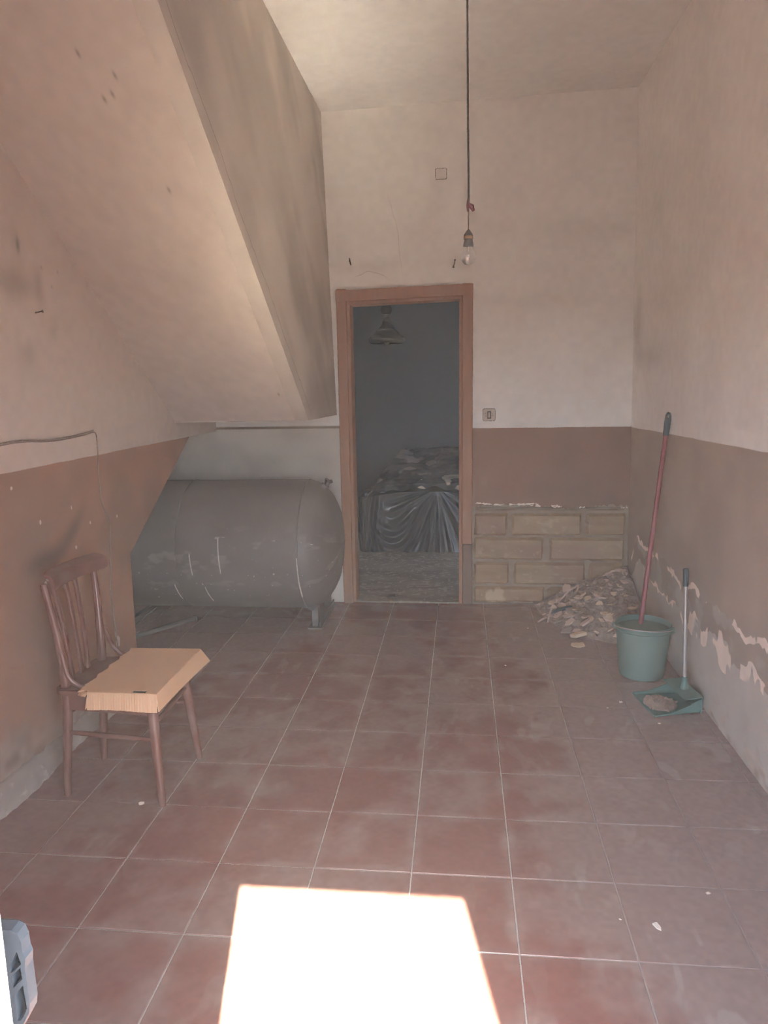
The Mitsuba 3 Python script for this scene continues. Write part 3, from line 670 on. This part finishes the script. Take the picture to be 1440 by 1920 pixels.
def chip(size, seed):
    r = np.random.default_rng(seed); n = int(r.integers(5, 8))
    a = np.sort(r.uniform(0, 2 * np.pi, n)) ; a = np.linspace(0, 2 * np.pi, n, endpoint=False) + r.uniform(-.35, .35, n)
    rad = size * r.uniform(.6, 1.1, n); el = r.uniform(.55, 1.0); t = r.uniform(.006, .014)
    P = np.stack([rad * np.cos(a), rad * np.sin(a) * el], 1)
    pts = np.vstack([np.c_[P * .96, np.full(n, t / 2)], np.c_[P, np.full(n, t / 2 - .002)], np.c_[P * r.uniform(.8, .98), np.full(n, -t / 2)]])
    pts[:, 2] += .06 * size * np.sin(pts[:, 0] / size * 2)
    return hull(pts)
kinds = [mikit.ply(chip(s_, 100 + i), None) for i, s_ in enumerate([1.0] * 10)]
def inst(key, k, m, to):
    scene[key] = {**k, 'to_world': to, 'bsdf': {'type': 'ref', 'id': m}}
chips = [mikit.ply(chip(.045, 200 + i), None) for i in range(14)]
def place_chip(x, y, size, m, tilt=None, dz=0.0, base='plaster_chip', label='broken plaster chip in the rubble heap in the corner', group='broken plaster chips in the rubble heap', cat_='plaster chip'):
    if group and base == 'plaster_chip':
        tone = {'chip_grey': 'grey', 'rubble': 'dusty brown', 'plaster': 'pale beige', 'chip_sand': 'sandy yellow', 'chip_pink': 'pinkish'}[m]
        where = 'at the front foot' if y < .12 else 'on the left slope' if x < 1.25 else 'at the back against the corner' if y > .42 else 'in the middle'
        bits = 'large' if size > .05 else 'small' if size < .027 else 'broken'
        label = f'{bits} {tone} plaster chip {where} of the rubble heap'; group = f'{tone} plaster chips in the rubble heap'
    key = new(base)
    e = .01
    h = float(heap_h(np.array([x]), np.array([y]))[0])
    gxn = float(heap_h(np.array([x + e]), np.array([y]))[0] - heap_h(np.array([x - e]), np.array([y]))[0]) / (2 * e)
    gyn = float(heap_h(np.array([x]), np.array([y + e]))[0] - heap_h(np.array([x]), np.array([y - e]))[0]) / (2 * e)
    t = rng.uniform(2, 34) if tilt is None else tilt
    ax = rng.uniform(0, 2 * math.pi)
    nrm = np.array([-gxn, -gyn, 1.0]); nrm /= np.linalg.norm(nrm)
    tt = T().translate([x, y, h + .010 * size / .045 + dz])
    ra = math.degrees(math.acos(np.clip(nrm[2], -1, 1))); axv = [-nrm[1], nrm[0], 0]
    if ra > .5: tt = tt.rotate(axv, ra)
    tt = tt.rotate([math.cos(ax), math.sin(ax), 0], t).rotate([0, 0, 1], rng.uniform(0, 360)).scale(size / .045)
    inst(key, chips[rng.randrange(len(chips))], M[m], tt)
    tag(key, label, cat_, group)
    return key
cnt = 0
while cnt < 240:
    x, y = rng.uniform(1.0, 1.64), rng.uniform(-.13, .70)
    h = float(heap_h(np.array([x]), np.array([y]))[0])
    if h < .006 or (x > 1.33 and y < -.36): continue
    front = y < .30
    size = rng.choice([.020, .026, .032, .042, .052]) * (1.1 if front else .85)
    if x < 1.12 and y > .2: size *= .6
    m = rng.choice(['chip_grey', 'rubble', 'rubble', 'plaster', 'chip_sand', 'chip_pink', 'rubble'])
    place_chip(x, y, size, m); cnt += 1
for x, y, s_, m in ((1.235, .02, .070, 'chip_sand'), (1.175, .10, .058, 'chip_grey'), (1.30, .13, .066, 'chip_pink'), (1.20, .19, .062, 'plaster')):
    place_chip(x, y, s_, m, 22, .012)
place_chip(1.245, .70 - .06, .085, 'chip_pink', 8, .02, 'plaster_lump', 'rounded pinkish plaster lump at the top left of the rubble heap', None, 'plaster lump')
place_chip(1.205, -.135, .05, 'chip_sand', 3, .0, 'plaster_flake', 'plaster flake lying on the floor in front of the rubble heap', None, 'plaster flake')
sl = new('dark_shard'); tag(sl, 'dark blue-grey shard lying across the left of the rubble heap', 'shard')
hx = float(heap_h(np.array([1.20]), np.array([.36]))[0])
put(sl, hull([(1.10, .385, hx - .02), (1.15, .36, hx + .012), (1.28, .37, hx + .03), (1.30, .40, hx + .028), (1.15, .40, hx + .022), (1.22, .36, hx + .034), (1.22, .385, hx + .042)]), M['grip'])
for i, (x0, y0, x1, y1, up) in enumerate(((1.01, .30, 1.09, .40, .015), (1.075, .30, 1.12, .47, .03), (1.17, .52, 1.32, .62, .05), (1.50, .68, 1.62, .66, .03), (1.30, .55, 1.33, .62, .045))):
    key = new('wood_splinter')
    ha, hb_ = [float(heap_h(np.array([a]), np.array([b]))[0]) for a, b in ((x0, y0), (x1, y1))]
    put(key, tube([(x0, y0, ha + .012), ((x0 + x1) / 2, (y0 + y1) / 2, (ha + hb_) / 2 + up * .6 + .008), (x1, y1, hb_ + up * .6)], [.005, .007, .004], 6), M['chip_pink'], False)
    tag(key, ['short pale splinter at the left foot of the rubble heap', 'thin pale splinter leaning on the left slope of the rubble heap', 'long pale splinter near the top of the rubble heap', 'pale splinter against the wall behind the rubble heap', 'short pale splinter standing up beside the long one on the heap'][i], 'splinter')
# crumbs on the open floor
for x, y, s_, lab in ((-.753, -2.003, .016, 'small pale curled flake on the floor near the front chair leg'), (1.077, -2.525, .020, 'round pale plaster flake alone on the floor front right'), (.973, -2.502, .007, 'tiny white crumb left of the round plaster flake on the floor'),
                      (1.274, -2.361, .008, 'tiny pale crumb on the floor near the right wall front'), (.937, .204, .010, 'tiny white crumb on the floor left of the rubble heap'), (.751, -.466, .008, 'tiny white crumb in the middle of the floor'),
                      (1.30, -.93, .014, 'pale crumb on the floor in front of the dustpan'), (1.43, -1.16, .010, 'small pale crumb beside the dustpan near side'), (1.22, -1.0, .008, 'tiny crumb further left of the dustpan')):
    place_chip(x, y, s_, 'white_plaster', 0, -.004 * s_ / .02, 'floor_crumb', lab, None, 'crumb')
dpile = []
for i in range(260):
    a, r_ = rng.uniform(0, 2 * math.pi), rng.random() ** .7
    u, v_ = .085 + .075 * r_ * math.cos(a), .085 * r_ * math.sin(a); s_ = rng.uniform(.004, .011)
    c = hull(npr.normal(0, 1, (7, 3)) * s_ * .7); c.apply_translation(D(u, v_, .011 + .016 * (1 - r_) * rng.random() + s_ * .3)); dpile.append(c)
mound = trimesh.creation.icosphere(3, 1.0); mound.vertices *= (1 + .3 * (fb(mound.vertices, 2.5)[:, None] - .5)); mound.vertices *= [.078, .085, .014]; mound.apply_translation(D(.085, 0, .011)); dpile.append(mound)
ds = new('dust_pile'); put(ds, cat(dpile), M['rubble'], False); tag(ds, 'small pile of swept plaster dust lying in the green dustpan', 'dust', kind='stuff')

# ------------------------------------------------------------------ bare bulb on its cord
bp = new('hanging_bulb'); tag(bp, 'clear light bulb hanging on a long dark cord from the ceiling', 'light bulb')
LX, LY, Z0 = .520, -1.5, 2.063
u_ = .0002306
def zb_(p): return Z0 + (1720 - p) * u_
kx, kz = LX + .0005, zb_(790)
put(bp + '__cord', tube([(LX - .008, LY, ceil_z(LX)), (LX - .007, LY, 3.1), (LX - .003, LY, 2.6), (LX + .0005, LY, 2.36), (kx, LY, kz)], .0041, 10), M['cord'], 60)
put(bp + '__tape', cat([tube([(kx - .001, LY, kz + .03), (kx - .002, LY, kz + .01), (kx - .003, LY, kz - .014)], [.004, .0075, .004], 10), tube([(kx, LY, kz + .012), (kx + .012, LY, kz + .004), (kx + .019, LY, kz - .013)], [.007, .010, .006], 10)]), M['tape'], 40)
tag(bp + '__tape', 'dark red insulating tape round the joint')
put(bp + '__wire', tube([(kx - .002, LY, kz - .01), (LX - .002, LY, zb_(960)), (LX - .001, LY, zb_(1140))], .0014, 8), M['wire'], 60)
put(bp + '__wire_001', tube([(kx + .001, LY, kz - .01), (LX + .001, LY, zb_(980)), (LX + .001, LY, zb_(1140))], .0014, 8), M['cord'], 60)
put(bp + '__socket', lathe([(.003, zb_(1135)), (.007, zb_(1160)), (.010, zb_(1180)), (.016, zb_(1215)), (.018, zb_(1245)), (.018, zb_(1250))][::-1], 32, 'z', (LX, LY, 0)), M['bakelite'], 40)
put(bp + '__ring', lathe([(.0179, zb_(1298)), (.0183, zb_(1290)), (.0180, zb_(1275)), (.0183, zb_(1262)), (.0178, zb_(1250))], 32, 'z', (LX, LY, 0)), M['brass'], 40)
put(bp + '__skirt', lathe([(.017, zb_(1415)), (.0202, zb_(1415)), (.0200, zb_(1395)), (.0185, zb_(1350)), (.0160, zb_(1312)), (.0172, zb_(1298)), (.012, zb_(1298))], 32, 'z', (LX, LY, 0)), M['bakelite'], 40)
gl = [(0, Z0)] + [(.030 * math.sin(t) * 1.0, Z0 + .029 - .029 * math.cos(t)) for t in np.linspace(.12, 1.62, 14)] + [(.0285, zb_(1555)), (.0262, zb_(1520)), (.0225, zb_(1485)), (.0185, zb_(1450)), (.016, zb_(1425)), (.0155, zb_(1410))]
gl = gl + [(max(r - .0011, 0), z + (.0011 if z < Z0 + .02 else 0)) for r, z in gl[::-1]]
scene[bp + '__glass'] = mikit.ply(lathe(gl, 64, 'z', (LX, LY, 0)), 'mat_glass', 60); tag(bp + '__glass', 'clear glass bulb')
put(bp + '__filament', cat([lathe([(.006, zb_(1425)), (.005, zb_(1450)), (.0025, zb_(1490)), (.0022, zb_(1530)), (.0035, zb_(1545)), (.0, zb_(1548))], 16, 'z', (LX, LY, 0)),
     tube([(LX - .001, LY, zb_(1530)), (LX - .010, LY, zb_(1585)), (LX - .006, LY, zb_(1592)), (LX, LY, zb_(1588)), (LX + .006, LY, zb_(1592)), (LX + .010, LY, zb_(1585)), (LX + .001, LY, zb_(1530))], .0005, 6)]), M['pole'], 40)

# ------------------------------------------------------------------ small things on the walls
jb = new('junction_cover'); tag(jb, 'small square painted-over cover plate high on the back wall', 'cover plate')
q_ = _sbox(.323, 2.956, .395, 3.022).buffer(-.008).buffer(.008)
put(jb + '__plate', extr(q_, .006, 'xz', YB - .006), M['plastic_cover']); put(jb + '__inset', extr(q_.buffer(-.012), .003, 'xz', YB - .008), M['plastic_cover'])
put(jb + '__rim', extr(q_.buffer(.003).difference(q_.buffer(.0005)), .0025, 'xz', YB - .0025), M['nail'])
sw = new('light_switch'); tag(sw, 'square cream light switch on the back wall right of the doorway', 'light switch')
q_ = _sbox(.6495, 1.340, .7325, 1.421).buffer(-.010).buffer(.010)
put(sw + '__plate', extr(q_, .010, 'xz', YB - .010), M['switch']); put(sw + '__painted_shadow', extr(q_.buffer(.0032), .003, 'xz', YB - .003), M['switch_dark'])  # dark edging slab paints the shadow line round the plate
put(sw + '__rocker', rbox(.6835, .6985, YB - .018, YB - .006, 1.360, 1.398, .003), M['switch'])
put(sw + '__rocker_slot', extr(_sbox(.680, 1.356, .702, 1.404).buffer(.003), .002, 'xz', YB - .0115), M['switch_dark'])
for i, (a, b) in enumerate(((.666, 1.392), (.668, 1.372), (.713, 1.390), (.714, 1.376))):
    put(sw + '__screw' + (f'_{i:03d}' if i else ''), tube([(a, YB - .0125, b), (a, YB - .009, b)], .003, 8), M['switch_dark'])
h1 = new('wall_hook'); tag(h1, 'bent nail in the back wall above the left end of the doorway', 'nail')
put(h1, tube([(-.274, YB + .01, 2.466), (-.274, YB - .012, 2.464), (-.270, YB - .016, 2.440), (-.263, YB - .014, 2.418)], [.004, .004, .0045, .004], 8), M['nail'], 40)
h1 = new('wall_hook'); tag(h1, 'bent nail in the back wall above the right end of the doorway', 'nail')
put(h1, cat([tube([(.452, YB + .01, 2.432), (.452, YB - .012, 2.430), (.448, YB - .018, 2.405), (.440, YB - .016, 2.388)], [.004, .004, .004, .003], 8), trimesh.creation.icosphere(1, .007).apply_translation((.452, YB - .014, 2.430)), trimesh.creation.icosphere(1, .008).apply_translation((.442, YB - .016, 2.386))]), M['nail'], 40)
nl = new('wall_nail'); tag(nl, 'dark nail sticking out of the left wall', 'nail')
put(nl, cat([tube([(XL - .02, -1.515, 1.922), (XL + .028, -1.500, 1.932)], .0028, 8), tube([(XL + .026, -1.501, 1.9315), (XL + .030, -1.4995, 1.9325)], .006, 10)]), M['nail'], 30)
cc = new('wall_cable'); tag(cc, 'thin grey cable pinned along the left wall and dropping behind the chair', 'cable')
def cab(off): return smooth_path([(XL + .004, y, z + off) for y, z in ((-2.4, 1.402), (-1.844, 1.396), (-1.682, 1.397), (-1.52, 1.386), (-1.325, 1.386), (-1.20, 1.392), (-1.10, 1.400))], 40)
dn = [(XL + .004, y, z) for y, z in ((-1.10, 1.400), (-1.082, 1.392), (-1.076, 1.36), (-1.076, 1.293), (-1.083, 1.095), (-1.080, 1.07), (-1.045, .99), (-1.014, .934), (-1.022, .85), (-1.04, .70), (-1.058, .609), (-1.055, .52), (-1.045, .40), (-1.03, .22), (-1.035, .10))]
put(cc, cat([tube(cab(0), .0032, 8), tube(cab(.0075), .0028, 8), tube(smooth_path(dn, 70), .0030, 8)]), M['cable'], 60)

# ------------------------------------------------------------------ lamp and covered couch in the room beyond
hl_ = new('pendant_lamp'); tag(hl_, 'dark stepped pendant lamp hanging in the room beyond the doorway', 'lamp')
QX, QY = -.118, 1.7
def q(r, y): return (r * .000339, 1.921 + (1280 - y) * .000339)
put(hl_ + '__cord', tube([(QX, QY, 3.1), (QX, QY, q(0, 330)[1])], .0065, 10), M['lamp'], 60)
put(hl_ + '__ball', lathe([q(0, 560), q(80, 545), q(125, 505), q(142, 440), q(118, 362), q(60, 325), q(0, 320)], 32, 'z', (QX, QY, 0)), M['lamp'], 50)
put(hl_ + '__neck', lathe([q(0, 905), q(190, 905), q(198, 890), q(188, 868), q(120, 800), q(100, 742), q(97, 722), q(84, 712), q(97, 700), q(97, 660), q(74, 640), q(62, 600), q(80, 545), q(0, 540)], 40, 'z', (QX, QY, 0)), M['lamp2'], 40)
so = [q(150, 900), q(232, 918), q(282, 958), q(312, 1022), q(345, 1040), q(405, 1082), q(442, 1130), q(436, 1185), q(392, 1232)]
si_ = [(r - .003, z - .001) for r, z in so]
put(hl_ + '__shade', lathe(so + si_[::-1], 48, 'z', (QX, QY, 0)), M['lamp'], 40)
put(hl_ + '__bulb', lathe([q(0, 1282), q(40, 1272), q(70, 1230), q(76, 1180), q(60, 1100), q(40, 1040), q(36, 940), q(0, 930)], 24, 'z', (QX, QY, 0)), M['lamp2'], True)

cs = new('plastic_sheet'); tag(cs, 'dark glossy plastic sheet draped in folds over the couch in the room beyond', 'plastic sheet')
nx, nz = 150, 110
X, Z = np.meshgrid(np.linspace(-.47, .95, nx), np.linspace(0.0, 1.0, nz))
gxA, gzA = .275, .60
zt_ = .545 + .05 * np.clip((X + .40) / .35, 0, 1)
zz_ = .010 + (zt_ - .010) * Z
ang_ = np.arctan2(X - gxA, gzA + .03 - zz_); rr = np.hypot(X - gxA, gzA - zz_)
fold = .020 * np.clip(rr / .35, .1, 1.2) * (np.sin(ang_ * 24 + 2 * np.sin(ang_ * 5)) * .6 + .6 * np.sin(ang_ * 13 + 1)) * np.exp(-np.clip(np.abs(X - gxA) - .28, 0, 1) * 9)
swag = .018 * np.sin(((zz_ - .12) + .55 * ((X + .16) / .36) ** 2 * -1) * 50) * np.exp(-((X + .10) / .22) ** 2) * np.clip((.50 - zz_) / .3, 0, 1)
cor = .020 * np.sin((X + .45) * 70 - zz_ * 9) * np.exp(-((X + .37) / .09) ** 2)
Yf = 2.40 - fold - swag - cor - .03 * (1 - Z) ** 2 + .10 * np.clip((X + .02), 0, 1) * -.05
Yf = np.where(X < -.455, Yf + .03, Yf)
topx, topn = X[-1], 12
rowsV = [np.stack([X[i], Yf[i], zz_[i]], 1) for i in range(nz)]
for j in range(1, topn):
    t = j / (topn - 1); rowsV.append(np.stack([topx, Yf[-1] + .55 * t, zt_[-1] + .02 * math.sin(t * 3) + .012 * np.sin(topx * 40) * t], 1))
left_side = []
Vc = np.vstack(rowsV); Fc = []
for i in range(len(rowsV) - 1):
    for j in range(nx - 1):
        a = i * nx + j; Fc += [(a, a + 1, a + nx + 1), (a, a + nx + 1, a + nx)]
side = []
for i in range(0, 30):
    for j in range(12):
        side.append((-.47 - .008 * math.sin(j * 1.7) - .01, 2.41 + .5 * j / 11, .01 + .545 * i / 29 - .03 * (i / 29) ** 8))
base_ = len(Vc); Vc = np.vstack([Vc, side])
for i in range(29):
    for j in range(11):
        a = base_ + i * 12 + j; Fc += [(a, a + 1, a + 13), (a, a + 13, a + 12)]
put(cs, trimesh.Trimesh(Vc, np.array(Fc), process=False), M['sheet'], 50)
put(cs + '__covered_couch', cat([rbox(-.40, .93, 2.56, 3.2, .0, .44, .02), rbox(-.08, .93, 3.04, 3.2, .44, .74, .05)]), M['sofa'])
bq = new('blanket'); tag(bq, 'crumpled dark mottled blanket with pale patches heaped on the covered couch', 'blanket')
nu, nv = 120, 90
U, W = np.meshgrid(np.linspace(0, 1, nu), np.linspace(0, 1, nv))
xl = np.interp(W, [0, .25, .55, .8, 1], [-.425, -.40, -.30, -.18, -.15]); Xb = xl + (.95 - xl) * U
hem = .600 + .055 * np.sin(Xb * 4.0 + 1.2) * np.clip((Xb + .2) * 2, 0, 1) + .012 * np.sin(Xb * 31)
Yb = np.interp(W, [0, .12, .35, .60, .85, 1], [2.352, 2.36, 2.55, 2.86, 2.96, 3.22])
top_ = .62 + .06 * np.clip((Xb + .4) / .5, 0, 1)
Zb = np.where(W < .12, hem + (top_ - hem) * W / .12, np.interp(W, [.12, .35, .60, .85, 1], [0, .06, .17, .285, .255]) + top_)
cr_ = meshkit.fbm(np.stack([Xb.ravel() * 7, Yb.ravel() * 7, Zb.ravel() * 7], 1)).reshape(Xb.shape) - .5
Zb = Zb + .09 * cr_ * np.clip(W * 6, 0.1, 1); Yb = Yb - .05 * cr_ * (W < .8)
Zb = Zb - .10 * np.clip(1 - U / .06, 0, 1) ** 2 * (W > .1)
Vb = np.stack([Xb.ravel(), Yb.ravel(), Zb.ravel()], 1); Fb = []
for i in range(nv - 1):
    for j in range(nu - 1):
        a = i * nu + j; Fb += [(a, a + 1, a + nu + 1), (a, a + nu + 1, a + nu)]
put(bq, trimesh.Trimesh(Vb, np.array(Fb), process=False), M['blanket'], 60)
rg = new('rag'); tag(rg, 'small dark crumpled rag on the threshold of the inner doorway', 'rag')
rm = trimesh.creation.icosphere(3, 1.0); rm.vertices *= (1 + .7 * (fb(rm.vertices, 2.2)[:, None] - .5)); rm.vertices *= [.048, .035, .014]; rm.apply_translation((-.015, .845, .016))
put(rg, rm, M['rag'], True)
